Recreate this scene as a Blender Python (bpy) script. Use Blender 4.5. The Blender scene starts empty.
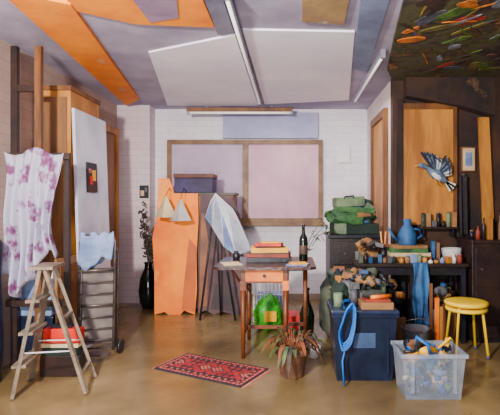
import bpy, bmesh, math, random
from mathutils import Vector, Matrix, Euler, noise
random.seed(7)
sc=bpy.context.scene
def lin(c):
    c=max(0,min(255,c))/255.0
    return c/12.92 if c<=0.04045 else ((c+0.055)/1.055)**2.4
def col(c):
    g=.3*c[0]+.59*c[1]+.11*c[2]
    return tuple(lin(g+(v-g)*1.2) for v in c)+(1,)
MATS={}
def mat(name,c1,c2=None,scale=5,rough=.6,metal=0,bump=.15,stretch=(1,1,1),c3=None,alpha=1,trans=0,emit=0,spec=.4,ramp=None):
    if name in MATS: return MATS[name]
    if c2 is None: c2=tuple(max(0,int(v*.78)) for v in c1)
    m=bpy.data.materials.new(name); m.use_nodes=True
    nt=m.node_tree; N=nt.nodes; L=nt.links; p=N['Principled BSDF']
    tc=N.new('ShaderNodeTexCoord'); mp=N.new('ShaderNodeMapping'); mp.inputs['Scale'].default_value=stretch
    L.new(tc.outputs['Object'],mp.inputs[0])
    n=N.new('ShaderNodeTexNoise'); n.inputs['Scale'].default_value=scale; n.inputs['Detail'].default_value=6; n.inputs['Roughness'].default_value=.65
    L.new(mp.outputs[0],n.inputs['Vector'])
    r=N.new('ShaderNodeValToRGB'); L.new(n.outputs['Fac'],r.inputs[0])
    r.color_ramp.elements[0].position=.38; r.color_ramp.elements[0].color=col(c1)
    r.color_ramp.elements[1].position=.62; r.color_ramp.elements[1].color=col(c2)
    if c3:
        e=r.color_ramp.elements.new(.7); e.color=col(c3)
    if ramp:
        for pos,c in ramp:
            e=r.color_ramp.elements.new(pos); e.color=col(c)
    L.new(r.outputs[0],p.inputs['Base Color'])
    p.inputs['Roughness'].default_value=rough; p.inputs['Metallic'].default_value=metal
    p.inputs['Specular IOR Level'].default_value=spec
    if alpha<1: p.inputs['Alpha'].default_value=alpha
    if emit:
        p.inputs['Emission Strength'].default_value=emit; L.new(r.outputs[0],p.inputs['Emission Color'])
    if bump:
        n2=N.new('ShaderNodeTexNoise'); n2.inputs['Scale'].default_value=scale*6; n2.inputs['Detail'].default_value=4
        L.new(mp.outputs[0],n2.inputs['Vector'])
        b=N.new('ShaderNodeBump'); b.inputs['Strength'].default_value=bump; b.inputs['Distance'].default_value=.02
        L.new(n2.outputs['Fac'],b.inputs['Height']); L.new(b.outputs[0],p.inputs['Normal'])
    MATS[name]=m; return m

class B:
    def __init__(s,name): s.name=name; s.bm=bmesh.new(); s.m=[]
    def mi(s,m):
        if m not in s.m: s.m.append(m)
        return s.m.index(m)
    def _f(s,faces,m,sm=False):
        i=s.mi(m)
        for f in faces: f.material_index=i; f.smooth=sm
    def obox(s,c,size,m,rot=(0,0,0),bev=0):
        r=bmesh.ops.create_cube(s.bm,size=1)
        M=Matrix.Translation(c)@Euler(rot).to_matrix().to_4x4()@Matrix.Diagonal((size[0],size[1],size[2],1))
        bmesh.ops.transform(s.bm,matrix=M,verts=r['verts'])
        fs=set(f for v in r['verts'] for f in v.link_faces)
        s._f(fs,m)
        if bev:
            es=list(set(e for v in r['verts'] for e in v.link_edges))
            o=bmesh.ops.bevel(s.bm,geom=es,offset=bev,segments=2,affect='EDGES',profile=.5)
            s._f(o['faces'],m)
    def box(s,x0,x1,y0,y1,z0,z1,m,bev=0):
        s.obox(((x0+x1)/2,(y0+y1)/2,(z0+z1)/2),(abs(x1-x0),abs(y1-y0),abs(z1-z0)),m,bev=bev)
    def cyl(s,a,b,r,m,r2=None,seg=12,sm=True):
        a=Vector(a);b=Vector(b);d=b-a
        if r2 is None:r2=r
        o=bmesh.ops.create_cone(s.bm,cap_ends=True,segments=seg,radius1=r,radius2=max(r2,1e-4),depth=d.length)
        M=Matrix.Translation((a+b)/2)@d.to_track_quat('Z','Y').to_matrix().to_4x4()
        bmesh.ops.transform(s.bm,matrix=M,verts=o['verts'])
        fs=set(f for v in o['verts'] for f in v.link_faces)
        i=s.mi(m)
        for f in fs: f.material_index=i; f.smooth=sm and len(f.verts)==4
    def tube(s,pts,r,m,seg=8,closed=False):
        pts=[Vector(p) for p in pts]; n=len(pts); rings=[]
        up=Vector((0.13,0.27,.95)).normalized()
        for i,p in enumerate(pts):
            if closed: d=pts[(i+1)%n]-pts[i-1]
            else: d=pts[min(i+1,n-1)]-pts[max(i-1,0)]
            d.normalize(); x=d.cross(up)
            if x.length<.05: x=d.cross(Vector((1,0,0)))
            x.normalize(); y=d.cross(x)
            rr=r[i] if isinstance(r,(list,tuple)) else r
            rings.append([s.bm.verts.new(p+x*rr*math.cos(t*2*math.pi/seg)+y*rr*math.sin(t*2*math.pi/seg)) for t in range(seg)])
        fs=[]
        for i in range(n if closed else n-1):
            A=rings[i];C=rings[(i+1)%n]
            for t in range(seg):
                fs.append(s.bm.faces.new((A[t],A[(t+1)%seg],C[(t+1)%seg],C[t])))
        if not closed:
            fs.append(s.bm.faces.new(rings[0][::-1])); fs.append(s.bm.faces.new(rings[-1]))
        s._f(fs,m,True)
    def lathe(s,cx,cy,prof,m,seg=24):
        rings=[]
        for r,z in prof:
            rings.append([s.bm.verts.new((cx+r*math.cos(t*2*math.pi/seg),cy+r*math.sin(t*2*math.pi/seg),z)) for t in range(seg)])
        fs=[]
        for i in range(len(rings)-1):
            for t in range(seg):
                fs.append(s.bm.faces.new((rings[i][t],rings[i][(t+1)%seg],rings[i+1][(t+1)%seg],rings[i+1][t])))
        fs.append(s.bm.faces.new(rings[0][::-1]))
        fs.append(s.bm.faces.new(rings[-1]))
        s._f(fs,m,True)
    def ell(s,c,r,m,rot=(0,0,0),lump=0,ls=3,zmin=None,sub=3):
        o=bmesh.ops.create_icosphere(s.bm,subdivisions=sub,radius=1)
        M=Matrix.Translation(c)@Euler(rot).to_matrix().to_4x4()@Matrix.Diagonal((r[0],r[1],r[2],1))
        for v in o['verts']:
            k=1+lump*noise.noise(v.co*ls+Vector(c)*5)
            v.co=M@(v.co*k)
            if zmin is not None and v.co.z<zmin: v.co.z=zmin
        s._f(set(f for v in o['verts'] for f in v.link_faces),m,True)
    def prism(s,pts,d,m):
        d=Vector(d); a=[s.bm.verts.new(p) for p in pts]; b=[s.bm.verts.new(Vector(p)+d) for p in pts]
        fs=[s.bm.faces.new(a),s.bm.faces.new(b[::-1])]; n=len(a)
        for i in range(n): fs.append(s.bm.faces.new((a[i],b[i],b[(i+1)%n],a[(i+1)%n])))
        s._f(fs,m)
    def tri(s,pts,m):
        s._f([s.bm.faces.new([s.bm.verts.new(p) for p in pts])],m)
    def grid(s,fn,nu,nv,m,sm=True):
        V=[[s.bm.verts.new(fn(i/nu,j/nv)) for j in range(nv+1)] for i in range(nu+1)]
        s._f([s.bm.faces.new((V[i][j],V[i+1][j],V[i+1][j+1],V[i][j+1])) for i in range(nu) for j in range(nv)],m,sm)
    def done(s,loc=None,rot=0,thick=0):
        bmesh.ops.recalc_face_normals(s.bm,faces=s.bm.faces)
        me=bpy.data.meshes.new(s.name); s.bm.to_mesh(me); s.bm.free()
        for m in s.m: me.materials.append(m)
        o=bpy.data.objects.new(s.name,me); sc.collection.objects.link(o)
        if loc: o.location=loc
        o.rotation_euler=(0,0,rot)
        if thick:
            md=o.modifiers.new('thickness','SOLIDIFY'); md.thickness=thick; md.offset=0
        return o

# ---------------- palette
wood_tan=mat('wood_tan',(184,130,66),(138,92,46),2,.5,stretch=(3,3,.5))
wood_mid=mat('wood_mid',(118,78,44),(78,50,32),3,.5,stretch=(3,3,.6))
wood_dark=mat('wood_dark',(46,31,27),(26,20,22),4,.45)
wood_orange=mat('wood_orange',(222,128,36),(184,92,24),4,.45)
black=mat('black_paint',(18,18,24),(34,32,40),6,.4)
white=mat('white_paint',(230,226,226),(206,202,208),3,.6)
lilac=mat('lilac_board',(210,208,222),(182,182,202),3,.5)
steel=mat('steel',(104,94,90),(72,64,64),8,.35,.5)
alu=mat('ladder_wood',(132,118,102),(92,80,70),8,.5)
navy=mat('navy_plastic',(26,34,54),(15,20,34),4,.3)
blue=mat('blue_cloth',(40,106,176),(26,74,132),5,.5)
blue_l=mat('pale_blue_cloth',(132,148,182),(92,106,144),5,.7)
green=mat('green_blanket',(66,104,58),(32,56,40),6,.8)
green_d=mat('dark_green_blanket',(26,44,34),(16,28,26),6,.8)
sage=mat('sage_blanket',(112,126,100),(72,86,72),6,.8)
green_b=mat('green_plastic',(70,160,44),(36,116,36),5,.4)
red=mat('red_card',(196,40,28),(150,26,26),5,.5)
rust=mat('rust_card',(140,58,40),(100,42,34),5,.6)
yellow=mat('yellow_paint',(250,214,30),(236,196,20),4,.35)
yellow2=mat('yellow_card',(232,182,50),(204,146,38),5,.5)
orange=mat('orange_board',(238,142,26),(208,100,14),1.8,.7,c3=(240,168,76))
taupe=mat('taupe_board',(96,74,74),(56,44,52),2.2,.7,c3=(124,98,84))
card=mat('cardboard',(146,110,72),(112,82,56),5,.8)
cream=mat('cream_paper',(210,190,156),(182,160,128),5,.7)
grey=mat('grey_stuff',(96,96,100),(66,66,74),5,.6)
terra=mat('terracotta',(120,86,64),(82,56,44),8,.8)
leaf=mat('leaf_green',(80,88,50),(44,54,32),10,.5)
leaf_d=mat('dry_leaf',(70,60,48),(36,32,32),10,.7)
leaf_r=mat('rusty_leaf',(130,78,48),(88,54,38),10,.7)
soil=mat('soil',(50,38,30),(34,26,22),20,.9)
glass_g=mat('bottle_glass',(16,26,20),(10,16,14),4,.1,spec=.6)
pink=mat('pink_dust',(186,116,120),(146,90,96),5,.7)
sack=mat('sack_cloth',(84,88,76),(46,50,48),6,.9)
plastic=mat('clear_plastic',(206,208,222),(166,172,192),9,.2,alpha=.62)
plastic2=mat('crate_plastic',(180,188,200),(140,150,168),6,.2,alpha=.36)
steelblue=mat('steel_blue_paint',(50,94,138),(28,56,92),5,.6)

# ---------------- room
def floor_mat():
    m=bpy.data.materials.new('floor_concrete'); m.use_nodes=True; nt=m.node_tree;N=nt.nodes;L=nt.links;p=N['Principled BSDF']
    tc=N.new('ShaderNodeTexCoord')
    n=N.new('ShaderNodeTexNoise'); n.inputs['Scale'].default_value=1.1; n.inputs['Detail'].default_value=7; n.inputs['Roughness'].default_value=.55
    L.new(tc.outputs['Object'],n.inputs['Vector'])
    r=N.new('ShaderNodeValToRGB'); e=r.color_ramp.elements
    e[0].position=.34; e[0].color=col((82,70,50)); e[1].position=.70; e[1].color=col((144,122,90))
    x=e.new(.5); x.color=col((108,91,64))
    L.new(n.outputs['Fac'],r.inputs[0]); L.new(r.outputs[0],p.inputs['Base Color'])
    n2=N.new('ShaderNodeTexNoise'); n2.inputs['Scale'].default_value=2.5; L.new(tc.outputs['Object'],n2.inputs['Vector'])
    mr=N.new('ShaderNodeMapRange'); mr.inputs['To Min'].default_value=.16; mr.inputs['To Max'].default_value=.34
    L.new(n2.outputs['Fac'],mr.inputs[0]); L.new(mr.outputs[0],p.inputs['Roughness'])
    p.inputs['Specular IOR Level'].default_value=.55
    return m
def brick_mat(name,c1,c2,cm,ax='XZ',w=.24,h=.085):
    m=bpy.data.materials.new(name); m.use_nodes=True; nt=m.node_tree;N=nt.nodes;L=nt.links;p=N['Principled BSDF']
    tc=N.new('ShaderNodeTexCoord'); sp=N.new('ShaderNodeSeparateXYZ'); cb=N.new('ShaderNodeCombineXYZ')
    L.new(tc.outputs['Object'],sp.inputs[0]); L.new(sp.outputs[0 if ax=='XZ' else 1],cb.inputs[0]); L.new(sp.outputs[2],cb.inputs[1])
    b=N.new('ShaderNodeTexBrick'); b.inputs['Scale'].default_value=1; b.inputs['Brick Width'].default_value=w; b.inputs['Row Height'].default_value=h
    b.inputs['Mortar Size'].default_value=.005; b.inputs['Mortar Smooth'].default_value=.5
    b.inputs['Color1'].default_value=col(c1); b.inputs['Color2'].default_value=col(c2); b.inputs['Mortar'].default_value=col(cm)
    L.new(cb.outputs[0],b.inputs['Vector'])
    n=N.new('ShaderNodeTexNoise'); n.inputs['Scale'].default_value=2; n.inputs['Detail'].default_value=6; L.new(tc.outputs['Object'],n.inputs['Vector'])
    mx=N.new('ShaderNodeMix'); mx.data_type='RGBA'; mx.blend_type='MULTIPLY'; mx.inputs[0].default_value=.4
    r=N.new('ShaderNodeValToRGB'); r.color_ramp.elements[0].position=.3; r.color_ramp.elements[0].color=(.72,.7,.76,1); r.color_ramp.elements[1].position=.6; r.color_ramp.elements[1].color=(1,1,1,1)
    L.new(n.outputs['Fac'],r.inputs[0]); L.new(b.outputs['Color'],mx.inputs[6]); L.new(r.outputs[0],mx.inputs[7])
    L.new(mx.outputs[2],p.inputs['Base Color']); p.inputs['Roughness'].default_value=.8
    bp=N.new('ShaderNodeBump'); bp.inputs['Strength'].default_value=.12; bp.inputs['Distance'].default_value=.004; bp.invert=True
    L.new(b.outputs['Fac'],bp.inputs['Height']); L.new(bp.outputs[0],p.inputs['Normal'])
    return m
CZ=2.62
brickw=brick_mat('white_brick',(226,220,228),(218,212,222),(206,198,208))
brickp=brick_mat('pink_brick',(214,198,202),(206,190,194),(190,172,178))
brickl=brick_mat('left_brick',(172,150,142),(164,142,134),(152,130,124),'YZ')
ceilm=mat('ceiling_plaster',(178,172,190),(146,140,162),1.5,.85)
darkwall=mat('dark_wall',(60,40,30),(28,22,26),2.5,.8,c3=(96,74,46))
rightw=brick_mat('right_brick',(216,204,200),(208,196,194),(194,180,180),'YZ')
b=B('floor'); b.box(-2.4,2.15,-.6,6.3,-.1,0,floor_mat()); b.done()
b=B('ceiling'); b.box(-2.4,2.15,-.6,6.3,CZ,CZ+.1,ceilm); b.done()
b=B('wall_back'); b.box(-2.4,1.15,6.2,6.3,0,CZ,brickw); b.done()
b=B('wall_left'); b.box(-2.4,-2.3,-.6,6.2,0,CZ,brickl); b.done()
b=B('wall_right'); b.box(1.05,1.15,4.75,6.2,0,CZ,rightw); b.done()
b=B('wall_alcove'); b.box(1.05,2.15,4.65,4.75,0,CZ,darkwall); b.done()
b=B('wall_right_front'); b.box(2.05,2.15,-.6,4.65,0,CZ,darkwall); b.done()
b=B('wall_pillar'); b.box(-2.3,-1.87,5.95,6.2,0,CZ,brickp); b.done()
b=B('baseboard_back'); b.box(-1.87,1.05,6.18,6.2,0,.08,mat('skirting',(150,130,116),(120,104,96))); b.done()
def cpan(name,pts,z,m):
    b=B(name); b.prism([(x,y,z) for x,y in pts],(0,0,CZ-z),m); return b.done()
cw=mat('ceiling_white',(248,246,252),(234,230,242),1.2,.8)
co=mat('ceiling_orange',(238,152,40),(212,118,26),2,.7,c3=(204,156,110))
cpan('trim_1',[(-1.22,3.86),(-.43,3.46),(-.43,5.92),(-1.62,5.9)],2.605,cw)
cpan('trim_2',[(-.36,3.36),(.48,3.40),(.72,5.6),(-.34,5.84)],2.605,cw)
cpan('trim_3',[(-1.76,2.7),(-1.42,2.9),(-1.86,5.5),(-2.14,5.85)],2.59,co)
cpan('trim_4',[(-1.40,2.6),(-.56,2.6),(-.56,3.30),(-1.12,3.24),(-1.44,3.02)],2.60,co)
cpan('trim_5',[(-1.0,2.7),(-.70,2.75),(-.78,3.12),(-1.0,3.2)],2.595,mat('ceiling_mauve',(150,130,150),(120,104,126),2))
cpan('trim_6',[(.40,2.5),(.60,2.5),(.74,4.4),(.60,4.3)],2.60,mat('ceiling_bluegrey',(132,144,172),(100,110,136),2))
cpan('trim_7',[(.06,2.5),(.36,2.5),(.38,3.25),(.08,3.2)],2.60,mat('ceiling_ochre',(170,142,98),(140,116,86),3,c3=(204,190,176)))
cpan('trim_11',[(-.54,2.6),(-.43,2.6),(-.43,3.42),(-.56,3.44)],2.60,mat('ceiling_slate',(120,118,134),(92,92,110),3))
dk=mat('ceiling_dark',(46,40,40),(92,74,46),3.0,.8,ramp=[(.45,(70,62,54)),(.52,(76,78,50)),(.57,(50,42,38)),(.66,(146,104,56)),(.72,(124,126,124)),(.8,(90,84,60))])
cpan('trim_8',[(.64,2.3),(2.05,2.3),(2.05,4.65),(1.05,4.65),(.92,4.3),(.80,3.5)],2.585,dk)
def dabm(n,c): return mat(n,c,tuple(int(v*.65) for v in c),9,.8)
pc=[dabm('dab_red',(160,52,36)),dabm('dab_green',(86,112,50)),dabm('dab_orange',(200,120,46)),dabm('dab_olive',(110,102,54)),dabm('dab_brown',(90,62,42)),dabm('dab_grey',(130,132,142)),dabm('dab_ochre',(168,134,66)),dabm('dab_umber',(58,42,34)),dabm('dab_umber2',(48,38,34)),dabm('dab_slate',(84,86,98)),dabm('dab_brown2',(76,54,38))]
b=B('trim_9')
for i in range(70):
    x=random.uniform(.84,1.98); y=random.uniform(2.75,4.4); a=random.gauss(1.9,.5); l=random.uniform(.05,.34); w=random.choice([random.uniform(.01,.03),random.uniform(.04,.13)])
    if x<1.16 and y>3.5: continue
    zz=2.578+.00005*i; K=12; pts=[]
    for k in range(K):
        t=k/K*6.283; R=1+.45*noise.noise(Vector((math.cos(t)*1.7+i*3.1,math.sin(t)*1.7,i)))+random.uniform(-.15,.15)
        ux,uy=math.cos(t)*l/2*R,math.sin(t)*w/2*R
        pts.append((x+ux*math.cos(a)-uy*math.sin(a),y+ux*math.sin(a)+uy*math.cos(a),zz))
    b.prism(pts,(0,0,.006),random.choice(pc))
b.done()
b=B('trim_10'); b.prism([(1.16,4.52,2.585),(2.05,4.52,2.585),(2.05,4.52,2.2),(1.7,4.52,2.3),(1.16,4.52,2.40)],(0,.13,0),darkwall); b.done()

# window
fr=mat('window_frame_wood',(124,96,68),(90,66,48),6,.5)
paneL=mat('blind_mauve',(184,164,184),(162,144,168),1.5,.6)
paneR=mat('blind_pink',(204,168,180),(182,146,162),1.5,.6)
b=B('window_1')
X0,X1,Z0,Z1=-1.69,.43,1.06,2.19
b.box(X0,X1,6.13,6.2,Z1-.06,Z1,fr); b.box(X0,X1,6.13,6.2,Z0,Z0+.06,fr)
for a,c in [(X0,X0+.055),(X1-.055,X1),(-.66,-.585)]: b.box(a,c,6.125,6.2,Z0+.06,Z1-.06,fr)
b.box(X0-.02,X1+.02,6.1,6.2,Z0-.04,Z0,fr)
for a,c,pane in [(X0+.055,-.66,paneL),(-.585,X1-.055,paneR)]:
    n=22
    for i in range(n):
        z=Z0+.06+(Z1-Z0-.12)*(i+.5)/n
        b.obox(((a+c)/2,6.17,z),(c-a,.006,(Z1-Z0-.12)/n*1.02),pane,(.08,0,0))
    b.box(a,c,6.18,6.2,Z0+.06,Z1-.06,pane)
b.done()
b=B('window_shutter_box'); b.box(-.93,.37,6.13,6.2,2.21,2.56,mat('bluegrey_panel',(162,162,192),(140,142,174),1.5,.7)); b.done()
b=B('wall_fuse_box'); b.box(.65,.81,6.165,6.2,1.88,2.1,white,.006); b.box(.67,.79,6.158,6.168,1.90,2.08,white); b.done()
b=B('door_1')
b.box(-2.3,-2.24,5.08,5.15,0,2.28,wood_tan); b.box(-2.3,-2.24,5.78,5.85,0,2.28,wood_tan); b.box(-2.3,-2.24,5.15,5.78,2.2,2.28,wood_tan)
dm=mat('door_paint',(150,112,92),(124,90,76),2)
b.box(-2.3,-2.265,5.15,5.78,0,2.2,dm)
b.box(-2.268,-2.255,5.25,5.68,.25,1.0,dm,.004); b.box(-2.268,-2.255,5.25,5.68,1.15,2.05,dm,.004)
b.cyl((-2.265,5.22,1.05),(-2.2,5.22,1.05),.02,steel); b.ell((-2.2,5.22,1.05),(.03,.03,.03),steel,sub=2)
b.done()
b=B('cupboard_door')
b.box(1.0,1.05,4.85,4.92,0,2.35,wood_mid); b.box(1.0,1.05,5.6,5.67,0,2.35,wood_mid); b.box(1.0,1.05,4.92,5.6,2.27,2.35,wood_mid)
b.box(1.025,1.05,4.92,5.6,0,2.27,wood_tan)
b.done()
tube_m=mat('tube_glow',(240,236,230),(240,236,230),1,.4,bump=0,emit=.4)
fx=mat('fixture_metal',(154,150,164),(124,120,136),3,.4)
def fixture(x,y0,y1):
    b=B('fluorescent_ceiling_light'); b.box(x-.022,x+.022,y0,y1,2.575,2.605 if x<.5 else CZ,fx,.004)
    b.cyl((x,y0+.04,2.562),(x,y1-.04,2.562),.012,tube_m); b.box(x-.018,x+.018,y0,y0+.04,2.545,2.58,fx); b.box(x-.018,x+.018,y1-.04,y1,2.545,2.58,fx)
    if x<.5: b.box(x-.012,x+.012,y0+.3,y1-.3,2.6,CZ,fx)
    b.done()
fixture(-.392,2.7,5.6); fixture(.78,3.8,5.5)
b=B('fluorescent_wall_light'); b.box(-1.36,.02,5.85,5.91,2.52,2.57,wood_mid,.005); b.cyl((-1.32,5.88,2.505),(-.02,5.88,2.505),.016,tube_m)
b.box(-1.36,-1.32,5.86,5.9,2.485,2.53,fx); b.box(-.02,.02,5.86,5.9,2.485,2.53,fx)
for x in (-1.1,-.25): b.cyl((x,5.88,2.57),(x,5.88,CZ if x>-.3 else 2.605),.008,fx)
b.done()

# ---------------- LEFT
b=B('wardrobe')
b.box(-2.28,-1.96,4.0,4.6,.06,2.32,wood_tan,.004)
b.box(-2.29,-1.95,3.985,4.61,2.32,2.36,wood_mid); b.box(-2.27,-1.98,4.02,4.58,0,.06,wood_dark)
b.box(-2.25,-1.99,3.99,4.0,.12,2.26,mat('wardrobe_panel',(140,98,60),(100,70,48),2,stretch=(3,3,.4)))
b.done()
b=B('leaning_whiteboard')
b.prism([(-1.87,3.99,0),(-1.87,4.66,0),(-1.945,4.66,2.16),(-1.945,3.99,2.16)],(.025,0,0),lilac)
b.done()
b=B('small_framed_print')
def onb(z): return -1.845-(.075)*(z/2.16)
b.prism([(onb(1.42)+.002,4.17,1.42),(onb(1.42)+.002,4.38,1.42),(onb(1.70)+.002,4.38,1.70),(onb(1.70)+.002,4.17,1.70)],(.012,0,0),black)
b.obox((onb(1.55)+.018,4.24,1.53),(.006,.06,.08),red); b.obox((onb(1.58)+.018,4.3,1.58),(.006,.07,.1),yellow2); b.obox((onb(1.6)+.018,4.22,1.62),(.006,.05,.04),pink)
b.done()
b=B('artist_easel')
b.box(-2.22,-2.17,3.56,3.60,0,2.56,wood_dark); b.box(-2.03,-1.98,3.56,3.60,0,2.56,wood_mid)
b.box(-2.24,-1.74,3.53,3.56,1.66,1.71,wood_dark); b.box(-2.24,-1.74,3.53,3.56,.5,.55,wood_dark); b.box(-1.80,-1.76,3.56,3.60,0,1.7,wood_dark)
b.box(-2.17,-2.03,3.565,3.595,2.2,2.25,wood_dark)
b.done()
def floral():
    m=bpy.data.materials.new('floral_cloth'); m.use_nodes=True; nt=m.node_tree;N=nt.nodes;L=nt.links;p=N['Principled BSDF']
    tc=N.new('ShaderNodeTexCoord'); v=N.new('ShaderNodeTexVoronoi'); v.inputs['Scale'].default_value=9
    n=N.new('ShaderNodeTexNoise'); n.inputs['Scale'].default_value=24
    ad=N.new('ShaderNodeMix'); ad.data_type='RGBA'; ad.inputs[0].default_value=.1
    L.new(tc.outputs['Object'],n.inputs[0]); L.new(tc.outputs['Object'],ad.inputs[6]); L.new(n.outputs['Color'],ad.inputs[7]); L.new(ad.outputs[2],v.inputs['Vector'])
    r=N.new('ShaderNodeValToRGB'); e=r.color_ramp.elements
    e[0].position=0; e[0].color=col((82,36,74)); e[1].position=.48; e[1].color=col((166,162,182))
    x=e.new(.24); x.color=col((112,66,104)); x=e.new(.36); x.color=col((138,116,146))
    L.new(v.outputs['Distance'],r.inputs[0]); L.new(r.outputs[0],p.inputs['Base Color']); p.inputs['Roughness'].default_value=.8
    return m
def drape(name,x0,x1,y,top,bot,m,folds=5,amp=.02,nu=60,nv=24,dy=0,thick=.004,pinch=0):
    b=B(name)
    def f(u,v):
        t=top(u);q=bot(u); z=t+(q-t)*v; uu=u-pinch*(u-.4)*v*(1.3-v)
        return (x0+(x1-x0)*uu+.01*math.sin(9*v+u*5),y+dy*v-amp*(.15+v)*(1+math.sin(u*folds*6.28+1.5*math.sin(v*3)))-amp*.5*noise.noise(Vector((u*4,v*3,x0*7))),z)
    b.grid(f,nu,nv,m); return b.done(thick=thick)
drape('floral_bedsheet',-2.25,-1.77,3.525,lambda u:1.72-.03*math.sin(u*9),lambda u:.78-.16*math.sin(u*5)+.05*math.sin(u*17),floral(),6,.05,pinch=.6)
b=B('cardboard_box_stack')
b.box(-2.26,-1.92,3.63,3.93,0,.40,navy,.01); b.box(-2.24,-1.94,3.64,3.92,.40,.70,blue_l,.01); b.obox((-2.08,3.79,.725),(.24,.24,.05),white,(0,0,.1))
b.done()
b=B('leaning_stretched_canvas')
b.prism([(-1.90,3.64,0),(-1.90,3.96,0),(-1.915,3.96,.86),(-1.915,3.64,.86)],(.02,0,0),card)
b.box(-1.88,-1.872,3.66,3.94,.04,.8,wood_mid)
b.done()
b=B('leaning_stretched_canvas'); b.prism([(-1.84,3.63,0),(-1.84,3.76,0),(-1.865,3.76,.62),(-1.865,3.63,.62)],(.015,0,0),card); b.done()
b=B('rolled_blue_fabric'); b.lathe(-2.18,3.3,[(.05,0),(.06,.3),(.05,.8),(.06,1.02),(.04,1.05)],navy,12); b.done()
b=B('step_ladder')
T=[Vector((-1.72,3.08,.86)),Vector((-1.75,3.26,.86))]
F=[Vector((-1.86,3.0,0)),Vector((-1.93,3.34,0))]; R=[Vector((-1.40,3.08,0)),Vector((-1.47,3.38,0))]
def beam(b,a,c,w,h,m):
    d=c-a; q=d.to_track_quat('Z','Y'); e=q.to_euler()
    b.obox((a+c)/2,(w,h,d.length),m,e)
for k in range(2):
    beam(b,F[k]+Vector((0,0,.012)),T[k],.045,.022,alu); t=T[k]+Vector((.04,0,-.01)); beam(b,R[k]+Vector((0,0,.012)),t,.03,.022,alu)
for i in range(1,4):
    s=i/4; A=F[0].lerp(T[0],s); C=F[1].lerp(T[1],s); mdl=(A+C)/2
    d=C-A; b.obox(mdl,(.09,d.length+.02,.02),alu,(0,0,math.atan2(-d.x,d.y)))
for s in (.15,.6):
    A=R[0].lerp(T[0]+Vector((.04,0,0)),s); C=R[1].lerp(T[1]+Vector((.04,0,0)),s); beam(b,A,C,.025,.02,alu)
d=T[1]-T[0]; b.obox((T[0]+T[1])/2+Vector((.02,0,.01)),(.15,d.length+.07,.022),alu,(0,0,math.atan2(-d.x,d.y)))
for k in range(2): b.tube([F[k].lerp(T[k],.35),R[k].lerp(T[k],.35)],.005,white,6)
b.done()
b=B('red_toolbox_stack')
b.box(-1.90,-1.60,3.40,3.50,0,.16,wood_dark,.006); b.box(-1.89,-1.62,3.40,3.495,.16,.22,green_d,.004); b.box(-1.89,-1.61,3.40,3.50,.22,.25,cream,.003)
b.box(-1.88,-1.60,3.405,3.495,.25,.36,red,.008); b.box(-1.83,-1.68,3.43,3.48,.36,.385,black)
b.done()
b=B('folding_hand_trolley')
for dx,dy,h in ((0,0,1.04),(.0,.07,.92)):
    P=[(-1.80+dx,3.80+dy,.05),(-1.80+dx,3.84+dy,h-.06),(-1.78+dx,3.845+dy,h),(-1.56+dx,3.945+dy,h),(-1.54+dx,3.94+dy,h-.06),(-1.54+dx,3.90+dy,.05)]
    b.tube(P,.012,steel)
    for i in range(8):
        z=.14+i*.1
        if z<h-.1: b.tube([(-1.80+dx,3.803+dy,z),(-1.54+dx,3.903+dy,z)],.007 if i%3 else .012,steel,6)
b.prism([(-1.79,3.845,.10),(-1.55,3.945,.10),(-1.55,3.965,.74),(-1.79,3.865,.74)],(-.006,.014,0),mat('grey_canvas',(116,108,104),(84,76,76),4,.8))
b.box(-1.80,-1.52,3.72,3.80,.045,.06,steel)
for x,y in ((-1.82,3.86),(-1.50,3.96)):
    b.cyl((x-.012,y,.06),(x+.012,y,.06),.06,black,seg=20)
b.tube([(-1.82,3.86,.06),(-1.50,3.96,.06)],.008,steel)
b.done()
b=B('pale_blue_jacket')
def jf(u,v):
    a=-1.80+.25*u; yy=3.84+.1*u; s=(v-.5)*2
    return (a+.01*math.sin(v*7),yy+.035*s+(-.02 if s<0 else .02)*abs(s),1.06-abs(s)**1.5*(.26+.05*math.sin(u*6))+.012*math.sin(u*20))
b.grid(jf,24,20,blue_l); b.done(thick=.005)
b=B('dried_branch_vase')
b.lathe(-1.80,5.68,[(.07,0),(.105,.08),(.12,.22),(.10,.38),(.05,.50),(.045,.55),(.06,.58),(.045,.575),(.03,.5)],glass_g)
for i in range(13):
    a=random.uniform(0,6.28); R0=random.uniform(.06,.22); h=random.uniform(.35,.9)
    pts=[(-1.80,5.68,.5)]
    for k in range(1,6):
        t=k/5; pts.append((-1.80+math.cos(a)*R0*t**1.4+random.uniform(-.012,.012),5.68+math.sin(a)*R0*.8*t**1.4,.5+h*t))
    b.tube(pts,[.006,.005,.004,.004,.003,.002],leaf_d,5)
    for k in range(2,6):
        for q in range(4):
            p=Vector(pts[k]); b.ell(p+Vector((random.uniform(-.04,.04),random.uniform(-.03,.03),random.uniform(-.03,.03))),(.03,.006,.014),leaf_d,(random.uniform(0,3),random.uniform(0,3),random.uniform(0,3)),sub=1)
b.done()
b=B('wall_poster'); b.box(-2.0,-1.88,5.94,5.95,1.39,1.56,black); b.box(-1.985,-1.94,5.937,5.941,1.42,1.49,cream); b.box(-1.93,-1.90,5.937,5.941,1.47,1.53,grey); b.done()

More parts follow.
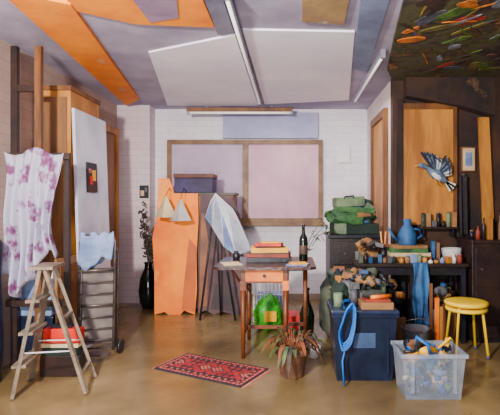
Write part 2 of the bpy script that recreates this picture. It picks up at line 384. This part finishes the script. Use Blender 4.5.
# ---------------- covered furniture
b=B('storage_cabinet')
b.box(-1.58,-.70,5.46,5.86,.04,1.42,wood_mid,.006); b.box(-1.6,-.68,5.45,5.88,1.42,1.45,wood_dark); b.box(-1.56,-.72,5.48,5.84,0,.04,wood_dark)
b.done()
b=B('indigo_storage_box'); b.box(-1.42,-.95,5.47,5.76,1.452,1.63,mat('indigo_box',(52,40,80),(30,24,48),3),.008); b.box(-1.43,-.94,5.46,5.77,1.63,1.68,mat('brown_lid',(104,64,50),(74,46,38),3),.006); b.done()
def lean(z): return 5.34+.085*z/1.6   # boards lean back against the cabinet
def board(name,outline,m,th=.018):
    b=B(name); b.prism([(x,lean(z),z) for x,z in outline],(0,th,0),m); return b
b=board('orange_painted_board',[(-1.62,0),(-1.50,.03),(-1.46,0),(-1.31,.0),(-1.27,.05),(-1.20,.02),(-1.14,0),(-1.12,.3),(-1.13,.7),(-1.11,1.1),(-1.12,1.44),(-1.41,1.44),(-1.43,1.52),(-1.47,1.62),(-1.60,1.62),(-1.61,1.2),(-1.66,.9),(-1.63,.5)],orange)
b.prism([(x,lean(z)-.004,z) for x,z in [(-1.60,1.60),(-1.48,1.60),(-1.50,1.45),(-1.59,1.1)]],(0,.003,0),mat('orange_lit',(240,168,84),(226,146,56),4))  # lit upper left of the board, put into the colour
b.prism([(x,lean(z)-.004,z) for x,z in [(-1.30,.06),(-1.14,.03),(-1.13,.8),(-1.22,.9),(-1.26,.5)]],(0,.003,0),mat('orange_shaded',(186,98,40),(150,78,44),3))  # shading on the board's right half, painted as a darker patch
b.done()
b=board('taupe_painted_board',[(-1.10,0),(-1.02,.05),(-.92,0),(-.80,.03),(-.70,0),(-.58,.0),(-.56,.5),(-.58,1.0),(-.62,1.2),(-.72,1.40),(-1.09,1.44)],taupe)
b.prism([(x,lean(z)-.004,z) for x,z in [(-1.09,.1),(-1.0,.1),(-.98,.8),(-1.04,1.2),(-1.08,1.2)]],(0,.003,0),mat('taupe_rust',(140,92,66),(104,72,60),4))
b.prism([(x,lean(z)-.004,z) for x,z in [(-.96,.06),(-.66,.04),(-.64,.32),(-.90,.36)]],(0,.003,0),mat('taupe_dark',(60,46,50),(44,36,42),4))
b.done()
b=B('draped_tripod')
ap=Vector((-.86,5.12,1.43))
for (x,y) in ((-1.02,5.04),(-.62,5.02),(-.82,5.26)): b.tube([ap-Vector((0,0,.03)),(x,y,.012)],.012,black,6)
ring=[(-.98,5.14,1.16),(-.88,5.02,1.05),(-.74,4.95,.84),(-.60,4.96,.74),(-.44,5.04,.80),(-.50,5.18,.92),(-.72,5.26,1.05),(-.92,5.24,1.16)]
mid=[(-.91,5.10,1.34),(-.87,5.06,1.32),(-.78,5.02,1.24),(-.70,5.02,1.20),(-.63,5.05,1.20),(-.66,5.12,1.25),(-.76,5.18,1.3),(-.88,5.18,1.34)]
n=8
for i in range(n):
    j=(i+1)%n
    b.tri([ap,mid[i],mid[j]],plastic); b.tri([mid[i],ring[i],ring[j]],plastic if i%2 else blue_l); b.tri([mid[i],ring[j],mid[j]],plastic)
    b.tube([ap,mid[i],ring[i]],.004,white,5)
b.done()
b=B('pyramid_lampshade')
for x,z in ((-1.44,1.40),(-1.27,1.36)):
    b.tube([(x,5.458,1.462),(x,5.33,1.50),(x,5.17,z+.01)],.004,black,6)
    b.cyl((x,5.17,z-.24),(x,5.17,z),.125,mat('shade_grey',(190,180,176),(160,152,154),4) if x>-1.3 else cream,.012,4,sm=False)
b.done()

# ---------------- TABLE
tt=mat('table_top_wood',(74,46,38),(46,30,30),4,.22)
tl=mat('table_leg_wood',(110,60,32),(72,40,26),4,.4)
b=B('drop_leaf_table')
b.prism([(-.65,3.74,.765),(-.60,3.70,.765),(.16,3.70,.765),(.21,3.74,.765),(.21,4.42,.765),(.16,4.46,.765),(-.60,4.46,.765),(-.65,4.42,.765)],(0,0,.022),tt)
b.box(-.42,-.03,3.80,4.36,.64,.765,tl)
b.box(-.385,-.065,3.785,3.80,.655,.755,wood_orange,.003); b.cyl((-.225,3.785,.705),(-.225,3.765,.705),.014,black)
for x in (-.405,-.045):
    for y in (3.815,4.345):
        b.cyl((x,y,0),(x,y,.64),.016,tl,.026,8)
        b.box(x-.026,x+.026,y-.026,y+.026,.58,.66,wood_orange if x>-.1 else tl)
b.box(-.40,-.05,4.07,4.09,.18,.21,tl); b.box(-.415,-.395,3.83,4.33,.18,.21,tl); b.box(-.055,-.035,3.83,4.33,.18,.21,tl)
b.cyl((.13,4.1,0),(.13,4.1,.765),.016,tl,.022,8); b.box(-.03,.13,4.09,4.11,.2,.23,tl); b.box(-.03,.13,4.09,4.11,.70,.73,tl)
b.cyl((-.58,4.1,.765),(-.43,4.1,.55),.012,tl)
b.done()
TZ=.788
b=B('board_game_stack')
z=TZ
for (w,d,h,m,r) in [(.40,.30,.045,black,.05),(.38,.28,.03,rust,-.06),(.36,.27,.01,black,.0),(.33,.26,.042,yellow2,.08),(.26,.2,.012,black,.2),(.24,.18,.024,red,-.1),(.16,.12,.012,yellow2,.25)]:
    b.obox((-.2,4.14,z+h/2),(w,d,h),m,(0,0,r),bev=.002); z+=h
b.done()
b=B('wine_bottle'); b.lathe(.115,4.16,[(.036,TZ),(.04,TZ+.01),(.04,TZ+.19),(.034,TZ+.215),(.016,TZ+.25),(.014,TZ+.31),(.017,TZ+.312),(.017,TZ+.33),(.01,TZ+.332)],glass_g); b.lathe(.115,4.16,[(.0405,TZ+.06),(.041,TZ+.061),(.041,TZ+.14),(.0405,TZ+.141)],mat('bottle_label',(80,60,50),(60,50,44))); b.done()
b=B('paper_sheets'); b.obox((-.52,3.92,TZ+.002),(.16,.22,.004),cream,(0,0,.3)); b.done()
b=B('sketchbook'); b.obox((.06,3.86,TZ+.004),(.18,.16,.008),blue_l,(0,0,-.2)); b.obox((.06,3.86,TZ+.014),(.14,.1,.012),yellow2,(0,0,.2)); b.done()
b=B('ink_jar'); b.lathe(-.52,4.28,[(.03,TZ),(.035,TZ+.01),(.035,TZ+.05),(.02,TZ+.06),(.022,TZ+.075)],black,16); b.done()
b=B('green_shopping_bag')
b.ell((-.24,4.72,.15),(.15,.12,.18),green_b,lump=.35,zmin=0); b.tube([(-.32,4.66,.26),(-.28,4.64,.38),(-.2,4.64,.39),(-.15,4.66,.26)],.007,green_b,6)
b.obox((-.21,4.60,.16),(.12,.03,.1),yellow2,(.1,0,.1))
b.done()
b=B('red_shoe_box'); b.box(-.03,.08,4.62,4.85,0,.14,red,.004); b.box(-.035,.085,4.615,4.855,.11,.16,red); b.done()
b=B('wire_basket')
for z in (.006,.15,.3,.45):
    b.tube([(-.42,5.0,z),(-.05,5.0,z),(-.05,5.25,z),(-.42,5.25,z)],.006,white,6,closed=True)
for i in range(10):
    x=-.42+.37*i/9
    for y in (5.0,5.25): b.tube([(x,y,.006),(x,y,.45)],.004,white,5)
for i in range(6):
    y=5.0+.25*i/5
    b.tube([(-.42,y,.45),(-.42,y,.006),(-.05,y,.006),(-.05,y,.45)],.004,white,5)
b.box(-.39,-.08,5.03,5.22,.008,.3,blue_l,.02)
b.done()
b=B('demijohn_bottle'); b.lathe(.16,4.52,[(.05,0),(.07,.03),(.075,.2),(.05,.28),(.024,.34),(.02,.44),(.028,.445),(.028,.47)],glass_g); b.done()
b=B('plastic_tub'); b.lathe(.19,3.86,[(.05,0),(.065,.07),(.07,.09),(.066,.09),(.05,.02)],white,16); b.done()
b=B('glass_jar'); b.lathe(.05,3.98,[(.035,0),(.04,.01),(.04,.09),(.03,.1),(.032,.12)],cream,14); b.done()

# rug
b=B('oriental_rug'); L_,W_=.82,.40; nx,ny=43,21
rd=mat('rug_red',(150,42,44),(116,30,38),20,.9); rb=mat('rug_navy',(50,36,48),(36,28,38),20,.9); rc=mat('rug_cream',(180,116,100),(150,92,84),20,.9)
b.box(-L_/2,L_/2,-W_/2,W_/2,0,.006,rb)
for i in range(nx):
    for j in range(ny):
        a=abs(i-nx//2); c=abs(j-ny//2); m=None
        ed=min(nx//2-a,ny//2-c)
        if ed==0: m=rb
        elif ed==1: m=rc if (i+j)%2 else rd
        elif ed==2: m=rb if (i//2+j//2)%2 else rd
        elif ed==3: m=rc if (i+j)%3==0 else rb
        else:
            k=(abs((a+4)%14-7))+c
            m= rb if k in(3,) else rc if k==2 or k==0 else rd if k<7 else (rb if (a*c)%3==0 else rd)
        x=-L_/2+L_*i/nx; y=-W_/2+W_*j/ny
        b.box(x,x+L_/nx,y,y+W_/ny,.006,.009,m)
for i in range(40):
    y=-W_/2+W_*(i+.5)/40
    for s in (-1,1): b.box(s*L_/2,s*(L_/2+.02),y-.002,y+.002,0,.004,rc)
b.done(loc=(-.63,3.56,0),rot=math.radians(-27))

def leafblade(b,p,d,l,w,m,curl=.5):
    d=Vector(d).normalized(); side=d.cross(Vector((0,0,1))); 
    if side.length<.1: side=Vector((1,0,0))
    side.normalize(); n=6; rows=[]
    for i in range(n+1):
        t=i/n; ww=w*math.sin(math.pi*min(1,t*.92+.06))**.8
        c=Vector(p)+d*l*t+Vector((0,0,-curl*l*t*t))
        c.z=max(c.z,.012)
        rows.append([b.bm.verts.new(c-side*ww),b.bm.verts.new(c+Vector((0,0,-.003))),b.bm.verts.new(c+side*ww)])
    fs=[]
    for i in range(n):
        for k in range(2): fs.append(b.bm.faces.new((rows[i][k],rows[i][k+1],rows[i+1][k+1],rows[i+1][k])))
    b._f(fs,m,True)
b=B('potted_plant')
px,py=.01,3.44
b.lathe(px,py,[(.085,0),(.09,.005),(.118,.17),(.132,.175),(.134,.215),(.12,.215),(.112,.18),(.02,.18)],terra)
b.lathe(px,py,[(.02,.172),(.114,.182),(.09,.192),(.01,.195)],soil)
for i in range(60):
    a=random.uniform(0,6.28); e=random.uniform(.0,1.4); l=random.uniform(.08,.18)
    s=Vector((px+.06*math.cos(a),py+.06*math.sin(a),.19)); st=s+Vector((math.cos(a)*.07,math.sin(a)*.05,random.uniform(.02,.14)))
    b.tube([s,st],.003,leaf_r,5)
    leafblade(b,st,(math.cos(a),math.sin(a),e),l,.017,[leaf,leaf,leaf_d,leaf_r][i%4],random.uniform(.4,1.5))
b.done()

# ---------------- RIGHT
def storagebox(name,x0,x1,y0,y1,h,m,lidm=None,taper=.03,lid=True):
    b=B(name)
    t=taper
    vb=[(x0+t,y0+t,0),(x1-t,y0+t,0),(x1-t,y1-t,0),(x0+t,y1-t,0)]; vt=[(x0,y0,h),(x1,y0,h),(x1,y1,h),(x0,y1,h)]
    A=[b.bm.verts.new(v) for v in vb]; C=[b.bm.verts.new(v) for v in vt]
    fs=[b.bm.faces.new(A[::-1])]
    for i in range(4): fs.append(b.bm.faces.new((A[i],A[(i+1)%4],C[(i+1)%4],C[i])))
    b._f(fs,m)
    for (a,c,d,e) in [(x0-.012,x1+.012,y0-.012,y0+.004),(x0-.012,x1+.012,y1-.004,y1+.012),(x0-.012,x0+.004,y0,y1),(x1-.004,x1+.012,y0,y1)]:
        b.box(a,c,d,e,h-.025,h,m)
    for x in (x0+.06,x1-.08): b.box(x,x+.02,y0+.0,y0+.02,.05,h-.03,m)
    if lid: b.box(x0-.015,x1+.015,y0-.015,y1+.015,h,h+.025,lidm or m,.008)
    return b
def clutter(b,x0,x1,y0,y1,z0,z1,n,cols,sz=1):
    for i in range(n):
        x=random.uniform(x0,x1);y=random.uniform(y0,y1);z=random.uniform(z0,z1);m=random.choice(cols);k=random.random()
        if k<.45: b.obox((x,y,z),(sz*random.uniform(.04,.12),sz*random.uniform(.03,.08),sz*random.uniform(.02,.07)),m,(random.uniform(-.5,.5),random.uniform(-.6,.6),random.uniform(0,3)),bev=.003)
        elif k<.75:
            d=Vector((random.uniform(-1,1),random.uniform(-.6,.6),random.uniform(-.3,1))).normalized()*sz*random.uniform(.03,.07); p=Vector((x,y,z)); b.cyl(p-d,p+d,sz*random.uniform(.008,.028),m)
        else: b.ell((x,y,z),(sz*random.uniform(.03,.07),sz*random.uniform(.03,.05),sz*random.uniform(.02,.05)),m,lump=.3,sub=2)
def tins(b,x0,x1,y0,y1,z,cols,n,hmin=.05,hmax=.2):
    for i in range(n):
        w=(x1-x0)/n; x=x0+w*(i+.5); y=random.uniform(y0+.04,y1-.04); h=random.uniform(hmin,hmax); m=random.choice(cols); r=w*.42
        k=random.random()
        if k<.4: b.cyl((x,y,z),(x,y,z+h),r,m,seg=14); b.cyl((x,y,z+h),(x,y,z+h+.012),r*.8,random.choice(cols),seg=14)
        elif k<.75: b.obox((x,y,z+h/2),(w*.85,w*1.3,h),m,(0,0,random.uniform(-.3,.3)),bev=.003)
        else: b.lathe(x,y,[(r,z),(r,z+h*.6),(r*.35,z+h*.8),(r*.35,z+h)],m,12)
b=storagebox('navy_storage_bin',.31,.78,3.30,3.70,.50,navy,mat('bin_lid',(38,48,72),(24,32,52),4,.3))
b.box(.46,.62,3.30,3.312,.25,.36,mat('bin_label',(60,80,110),(44,60,90)))
b.done()
b=B('blue_strap_coil')
for k in range(4):
    r=.09+.009*k; pts=[]
    for i in range(28):
        a=i/28*6.28; pts.append((.41+r*.42*math.cos(a)+.03*math.sin(a)+.012*noise.noise(Vector((k,i*.3,0))),3.272-.012*k+.01*math.sin(a*2),.42+r*1.45*math.sin(a)))
    b.tube(pts,.008,blue,8,closed=True)
b.tube([(.38,3.26,.55),(.38,3.27,.60),(.43,3.32,.60),(.45,3.38,.545),(.5,3.42,.537)],.012,blue,8)
b.tube([(.40,3.25,.30),(.37,3.23,.18),(.38,3.21,.012)],.008,blue,8)
b.done()
b=B('paint_supplies_pile'); z0=.526
b.box(.52,.76,3.32,3.50,z0,z0+.05,card,.004); b.box(.55,.74,3.34,3.5,z0+.05,z0+.07,rust)
b.ell((.56,3.60,z0+.09),(.15,.07,.12),grey,lump=.4,zmin=z0); b.ell((.40,3.60,z0+.07),(.08,.07,.10),green_d,lump=.4,zmin=z0)
b.cyl((.36,3.44,z0),(.36,3.44,z0+.1),.035,sage); b.cyl((.60,3.36,z0+.085),(.76,3.42,z0+.085),.015,wood_orange)
b.cyl((.49,3.50,z0),(.49,3.50,z0+.12),.03,grey); b.ell((.62,3.42,z0+.10),(.08,.05,.03),sack,lump=.3)
b.cyl((.72,3.60,z0),(.72,3.60,z0+.16),.04,sage)
clutter(b,.44,.72,3.46,3.64,z0+.10,z0+.22,28,[green_d,steelblue,black,grey,sage,navy,card,black,wood_mid],.9)
b.done()
b=storagebox('plastic_crate_with_supplies',.74,1.16,2.98,3.28,.31,plastic2,lid=False,taper=.025)
b.box(.77,1.13,3.01,3.25,.002,.01,grey)
clutter(b,.82,1.08,3.05,3.2,.05,.33,110,[blue,yellow2,black,cream,wood_mid,grey,navy,steelblue,green_d,sage,navy,black,black,blue_l],.9)
b.tube([(.86,3.08,.33),(.84,3.0,.42),(.90,2.96,.38),(.93,3.0,.30)],.012,blue); b.tube([(1.0,3.1,.3),(1.08,3.05,.4),(1.12,3.1,.36)],.008,yellow)
b.done()
b=B('yellow_stool')
sx,sy=1.53,3.93
b.lathe(sx,sy,[(.15,.43),(.175,.432),(.185,.445),(.18,.46),(.16,.465),(.02,.462)],yellow,32)
b.lathe(sx,sy,[(.16,.385),(.175,.387),(.175,.41),(.16,.412)],yellow,32)
for i in range(4):
    a=math.pi/4+i*math.pi/2
    b.tube([(sx+.10*math.cos(a),sy+.10*math.sin(a),.435),(sx+.14*math.cos(a),sy+.14*math.sin(a),.41),(sx+.19*math.cos(a),sy+.19*math.sin(a),.012)],.012,yellow)
    b.cyl((sx+.19*math.cos(a),sy+.19*math.sin(a),0),(sx+.19*math.cos(a),sy+.19*math.sin(a),.03),.016,grey)
b.done()
drape('blue_work_apron',1.13,1.28,4.185,lambda u:.765,lambda u:.12+.06*math.sin(u*8),steelblue,2,.016,nu=24,thick=.004,pinch=.2)
b=B('timber_offcut'); b.obox((1.29,3.98,.24),(.035,.02,.48),wood_orange); b.obox((1.33,3.99,.2),(.03,.02,.40),wood_tan); b.obox((1.25,4.02,.3),(.025,.02,.60),wood_mid); b.done()
b=B('paint_bucket'); b.lathe(1.07,3.86,[(.08,0),(.10,.01),(.115,.24),(.12,.25),(.11,.25),(.09,.05)],grey,20); b.cyl((1.07,3.86,.05),(1.07,3.86,.2),.10,rust,seg=20); b.tube([(.955,3.86,.23),(.97,3.80,.32),(1.07,3.77,.35),(1.17,3.80,.32),(1.185,3.86,.23)],.004,steel,6); b.done()
b=B('work_desk')
b.box(.62,1.66,4.20,4.62,.72,.75,wood_dark,.004)
b.box(.66,1.62,4.24,4.60,.64,.72,black)
for x in (.66,1.14,1.62):
    for y in (4.24,4.58): b.box(x-.02,x+.02,y-.02,y+.02,0,.72,black)
b.box(.66,1.62,4.57,4.59,.25,.29,black)
b.done()
CC=[wood_mid,card,grey,sage,black,steelblue,card,green_d,wood_tan,rust,wood_dark,navy,black,wood_dark,sack]
b=B('under_desk_clutter')
b.box(.70,1.10,4.30,4.54,0,.22,card,.005); b.box(.72,1.05,4.31,4.52,.22,.34,green_d,.01); tins(b,.74,1.06,4.33,4.5,.34,CC,6,.06,.2)
clutter(b,.74,1.06,4.30,4.44,.36,.56,24,CC)
b.box(1.18,1.42,4.30,4.54,0,.3,grey,.01); tins(b,1.19,1.41,4.32,4.5,.3,CC,4,.06,.24); b.box(1.43,1.58,4.28,4.5,0,.36,wood_mid,.005); tins(b,1.44,1.57,4.3,4.48,.36,CC,2,.1,.2)
clutter(b,1.20,1.54,4.28,4.36,.34,.50,16,CC)
b.done()
dz=.752
b=B('flat_box_stack')
z=dz
for (w,d,h,m,r) in [(.42,.24,.05,wood_mid,0),(.40,.23,.035,cream,.06),(.36,.22,.04,green,-.05),(.34,.2,.03,card,.1)]:
    b.obox((1.15,4.46,z+h/2),(w,d,h),m,(0,0,r),bev=.002); z+=h
b.done()
b=B('blue_watering_can'); zz=z+.001
b.lathe(1.15,4.45,[(.085,zz),(.09,zz+.01),(.09,zz+.10),(.065,zz+.16),(.035,zz+.20),(.04,zz+.25),(.02,zz+.255)],steelblue,20)
b.tube([(1.07,4.45,zz+.04),(1.01,4.45,zz+.08),(.96,4.45,zz+.17)],[.018,.014,.010],steelblue); b.tube([(1.23,4.45,zz+.05),(1.29,4.45,zz+.09),(1.27,4.45,zz+.15),(1.19,4.45,zz+.16)],.009,blue)
b.done()
glassm=mat('clear_glass',(230,236,236),(220,228,230),2,.05,alpha=.4)
b=B('glass_bowl'); b.lathe(1.56,4.38,[(.05,dz),(.07,dz+.005),(.09,dz+.08),(.095,dz+.13),(.088,dz+.13),(.08,dz+.08),(.04,dz+.015)],glassm); b.ell((1.56,4.38,dz+.06),(.05,.05,.045),wood_orange,lump=.3,sub=2); b.done()
b=B('desk_clutter')
tins(b,.64,.94,4.44,4.58,dz,CC,6,.08,.2); tins(b,.64,1.0,4.22,4.32,dz,CC,8,.03,.09)
b.box(.66,.86,4.32,4.42,dz,dz+.05,wood_mid,.003); b.box(.68,.84,4.33,4.42,dz+.05,dz+.09,card,.003)
clutter(b,.68,.90,4.32,4.5,dz+.08,dz+.2,16,CC,.9)
for i in range(7): b.cyl((.90,4.38,dz+.0),(.90+random.uniform(-.06,.06),4.38+random.uniform(-.02,.02),dz+.29),.004,[wood_orange,cream,rust][i%3],seg=6)
b.cyl((.90,4.38,dz),(.90,4.38,dz+.14),.035,black,seg=14)
tins(b,1.02,1.62,4.21,4.30,dz,CC+[white,blue_l,pink],11,.025,.085); tins(b,1.38,1.46,4.34,4.5,dz,CC,2,.1,.2)
b.done()
b=B('tool_shelf'); b.box(1.30,1.68,4.50,4.60,1.06,1.08,wood_dark,.003)
for x in (1.34,1.64): b.box(x-.008,x+.008,4.55,4.645,.98,1.06,black)
tins(b,1.31,1.67,4.51,4.59,1.08,CC,7,.04,.15); b.done()
b=B('dark_sideboard')
b.box(.42,.97,4.85,5.45,.05,.94,wood_dark,.006); b.box(.40,.975,4.82,5.47,.94,.98,black,.006); b.box(.44,.96,4.88,5.42,0,.05,black)
for z in (.10,.38,.66): b.box(.45,.95,4.835,4.85,z,z+.25,wood_dark,.004)
for z in (.22,.5,.78): 
    for x in (.58,.84): b.cyl((x,4.835,z),(x,4.81,z),.012,steel)
b.done()
b=B('green_bundle_pile')
def blanket(cx,cy,z,w,d,h,m,sd,pw=.5,tilt=0):
    r=bmesh.ops.create_icosphere(b.bm,subdivisions=4,radius=1)
    for v in r['verts']:
        c=v.co.copy(); f=lambda q:math.copysign(abs(q)**pw,q)
        k=1+.3*noise.noise(c*2.5+Vector((sd,0,0)))
        x=f(c.x)*w/2*k; v.co=Vector((cx+x,cy+f(c.y)*d/2*k,z+h/2+x*tilt+f(c.z)*h/2*(1+.9*noise.noise(Vector((c.x*2.4,c.y*2.4,sd))))+.015*noise.noise(c*9)))
        v.co.z=max(v.co.z,.981)
    b._f(set(f for v in r['verts'] for f in v.link_faces),m,True)
b.obox((.70,5.05,1.04),(.50,.34,.12),green_d,(0,0,.04),bev=.012); b.box(.47,.60,4.86,4.9,.985,1.1,sage,.004)
blanket(.60,5.0,1.09,.42,.30,.13,green,2,tilt=-.12); blanket(.77,5.05,1.10,.32,.34,.14,green_d,3,tilt=.1)
b.obox((.70,5.03,1.245),(.44,.3,.06),green,(0,.03,-.06),bev=.01); b.obox((.80,4.98,1.20),(.22,.2,.05),card,(0,-.1,.2),bev=.004)
b.obox((.64,5.03,1.335),(.32,.26,.11),sage,(0,-.06,.1),bev=.015); b.tube([(.58,4.90,1.37),(.58,4.86,1.39),(.68,4.86,1.40),(.68,4.90,1.38)],.008,green_d,6)
b.obox((.83,5.05,1.31),(.16,.2,.12),green_d,(0,.25,-.2),bev=.02)
clutter(b,.50,.88,4.90,4.98,1.10,1.28,10,[green,sage,green_d,steelblue,card],1.0)
b.done()
b=B('trailing_ivy')
for s in range(3):
    pts=[(.52-.03*s,4.80,.99),(.40-.04*s,4.78,1.02+.06*s),(.30-.04*s,4.77,.98),(.22-.05*s,4.77,.86-.05*s)]
    b.tube(pts,.004,leaf,5)
    for p in pts[1:]:
        for q in range(4): leafblade(b,Vector(p)+Vector((random.uniform(-.03,.03),0,random.uniform(-.04,.04))),(random.uniform(-1,1),random.uniform(-.5,.5),random.uniform(-.5,.8)),.06,.014,green,.4)
b.done()
b=B('grey_sack')
b.ell((.42,4.42,.30),(.14,.16,.32),sack,lump=.35,zmin=0); b.ell((.42,4.42,.62),(.06,.06,.06),sack,lump=.3)
b.done()
b=B('cardboard_crate')
b.box(.36,.78,3.86,4.14,0,.52,wood_mid,.006); b.box(.35,.79,3.85,4.15,.52,.55,card)
for z in (.12,.28,.44): b.box(.36,.78,3.852,3.86,z,z+.08,card)
b.ell((.46,4.03,.61),(.10,.09,.10),green_d,lump=.5,zmin=.55); b.ell((.67,4.04,.60),(.11,.08,.08),sack,lump=.5,zmin=.55)
tins(b,.38,.78,3.86,3.98,.55,CC,7,.05,.14); clutter(b,.42,.74,3.94,4.08,.60,.72,28,CC+[green])
b.done()
b=B('plywood_panel')
b.box(1.15,1.70,4.61,4.645,1.10,2.28,wood_tan); b.box(1.09,1.15,4.60,4.645,.76,2.38,wood_dark); b.box(1.15,1.70,4.60,4.645,2.28,2.34,wood_mid); b.box(1.66,1.70,4.60,4.645,1.10,2.28,wood_mid)
b.done()
fg=mat('feather_grey',(104,118,140),(60,72,94),14,.7); fw=mat('feather_white',(220,216,208),(190,188,188),14,.7); fd=mat('feather_dark',(36,40,52),(24,26,34),14,.7); bk=mat('beak_ochre',(214,150,50),(190,130,40),10,.5)
b=B('mounted_bird')
y=4.53
axis=[((1.28,y,1.70),.010),((1.31,y,1.70),.026),((1.345,y,1.695),.028),((1.375,y,1.67),.022),((1.41,y,1.645),.040),((1.46,y,1.61),.056),((1.51,y,1.575),.048),((1.55,y,1.545),.026),((1.57,y,1.53),.012)]
b.tube([a for a,_ in axis],[r for _,r in axis],fg,14)
b.ell((1.46,y-.012,1.595),(.075,.045,.038),fw,(0,.62,0),sub=2)
b.cyl((1.295,y,1.702),(1.235,y,1.69),.012,bk,.002,8); b.ell((1.315,y-.022,1.708),(.006,.005,.006),black,sub=1)
def wing(root,ang0,ang1,L0,n=9,yo=0):
    for i in range(n):
        t=i/(n-1); a=math.radians(ang0+(ang1-ang0)*t); l=L0*(1-.45*t)
        r0=Vector(root)+Vector((.05*t,0,-.03*t)); d=Vector((math.cos(a),-.12,math.sin(a)))
        s=Vector((-math.sin(a),0,math.cos(a))); w=.017
        pts=[r0-s*w*.5,r0+d*l*.5-s*w,r0+d*l*.9-s*w*.7,r0+d*l,r0+d*l*.9+s*w*.7,r0+d*l*.5+s*w,r0+s*w*.5]
        b.prism([p+Vector((0,yo+.002*i,0)) for p in pts],(0,.003,0),fg if i%2 else (fw if t>.5 else fd))
        b.prism([p+Vector((0,yo+.002*i-.001,0)) for p in [r0+d*l*.72-s*w*.8,r0+d*l-s*.0,r0+d*l*.72+s*w*.8]],(0,.001,0),fd)
wing((1.42,y-.02,1.66),128,70,.22,10,-.02); wing((1.46,y-.02,1.63),62,8,.19,9,.0)
for i in range(5):
    a=-.75+.18*(i-2); r0=Vector((1.55,y,1.545)); d=Vector((math.cos(a),0,math.sin(a))); s=Vector((-d.z,0,d.x))
    b.prism([r0-s*.006,r0+d*.11-s*.012,r0+d*.12,r0+d*.11+s*.012,r0+s*.006],(0,.003,0),fd if i%2 else fw)
for x in (1.44,1.48): b.tube([(x,y-.03,1.57),(x+.01,y-.02,1.52),(x+.05,y-.01,1.50)],.004,bk,5)
b.tube([(1.47,y+.02,1.61),(1.47,4.61,1.61)],.008,steel)
b.done()
b=B('framed_picture'); b.box(1.75,1.90,4.625,4.65,1.64,1.90,wood_mid,.003); b.box(1.765,1.885,4.62,4.63,1.655,1.885,cream); b.box(1.79,1.86,4.617,4.621,1.70,1.84,blue_l); b.done()
b=B('corner_cabinet'); b.box(1.70,2.03,4.22,4.62,.05,.94,wood_dark,.005); b.box(1.69,2.04,4.20,4.63,.94,.97,wood_dark,.004); b.box(1.72,2.02,4.25,4.6,0,.05,black); b.box(1.73,2.0,4.21,4.22,.1,.5,wood_dark,.003); b.box(1.73,2.0,4.21,4.22,.53,.9,wood_dark,.003); b.cyl((1.78,4.21,.7),(1.78,4.19,.7),.012,steel); b.done()
b=B('leaning_plank'); b.prism([(1.92,4.48,.97),(2.03,4.48,.97),(2.03,4.61,2.2),(1.92,4.61,2.2)],(0,.025,0),wood_tan); b.done()
b=B('storage_jumble'); tins(b,1.72,2.02,4.24,4.40,.97,CC,6,.06,.24); b.done()
b=B('dark_coat')
b.grid(lambda u,v:(1.71+.08*u,4.585-.03*math.sin(u*9)*(.3+v)-.01,1.60-.60*v),16,20,mat('coat_cloth',(46,38,44),(28,24,30),5,.9))
b.cyl((1.75,4.65,1.6),(1.75,4.56,1.61),.012,steel)
b.done(thick=.004)

# ---------------- lights
def area(name,loc,target,size,power,c,sy=None):
    l=bpy.data.lights.new(name,'AREA'); l.energy=power; l.size=size; l.color=c
    if sy: l.shape='RECTANGLE'; l.size_y=sy
    o=bpy.data.objects.new(name,l); sc.collection.objects.link(o); o.location=loc
    o.rotation_euler=(Vector(target)-Vector(loc)).to_track_quat('-Z','Y').to_euler()
area('studio_key_light',(-1.2,.3,2.1),(-.3,5.6,.9),.16,300,(1,.94,.84))
area('ceiling_tube_light_1',(-.39,4.2,2.53),(-.39,4.2,0),.08,32,(1,.98,.97),2.6)
area('ceiling_tube_light_2',(.60,4.9,2.5),(.4,5.2,0),.08,12,(1,.98,.97),1.0)
area('bounce_fill_light',(-.5,.3,.9),(-.3,4.8,2.9),1.0,80,(.97,.97,1))  # added fill lamp aimed up at the ceiling, imitates bounce; no window there
w=bpy.data.worlds.new('studio_world'); sc.world=w; w.use_nodes=True
w.node_tree.nodes['Background'].inputs[0].default_value=(.80,.79,.84,1); w.node_tree.nodes['Background'].inputs[1].default_value=.32
cd=bpy.data.cameras.new('camera'); cam=bpy.data.objects.new('camera',cd); sc.collection.objects.link(cam)
cam.location=(0,0,1.3); cam.rotation_euler=(math.radians(90),0,0)
cd.sensor_width=36; cd.lens=32.4; cd.shift_x=-.082; cd.shift_y=-.005
sc.camera=cam
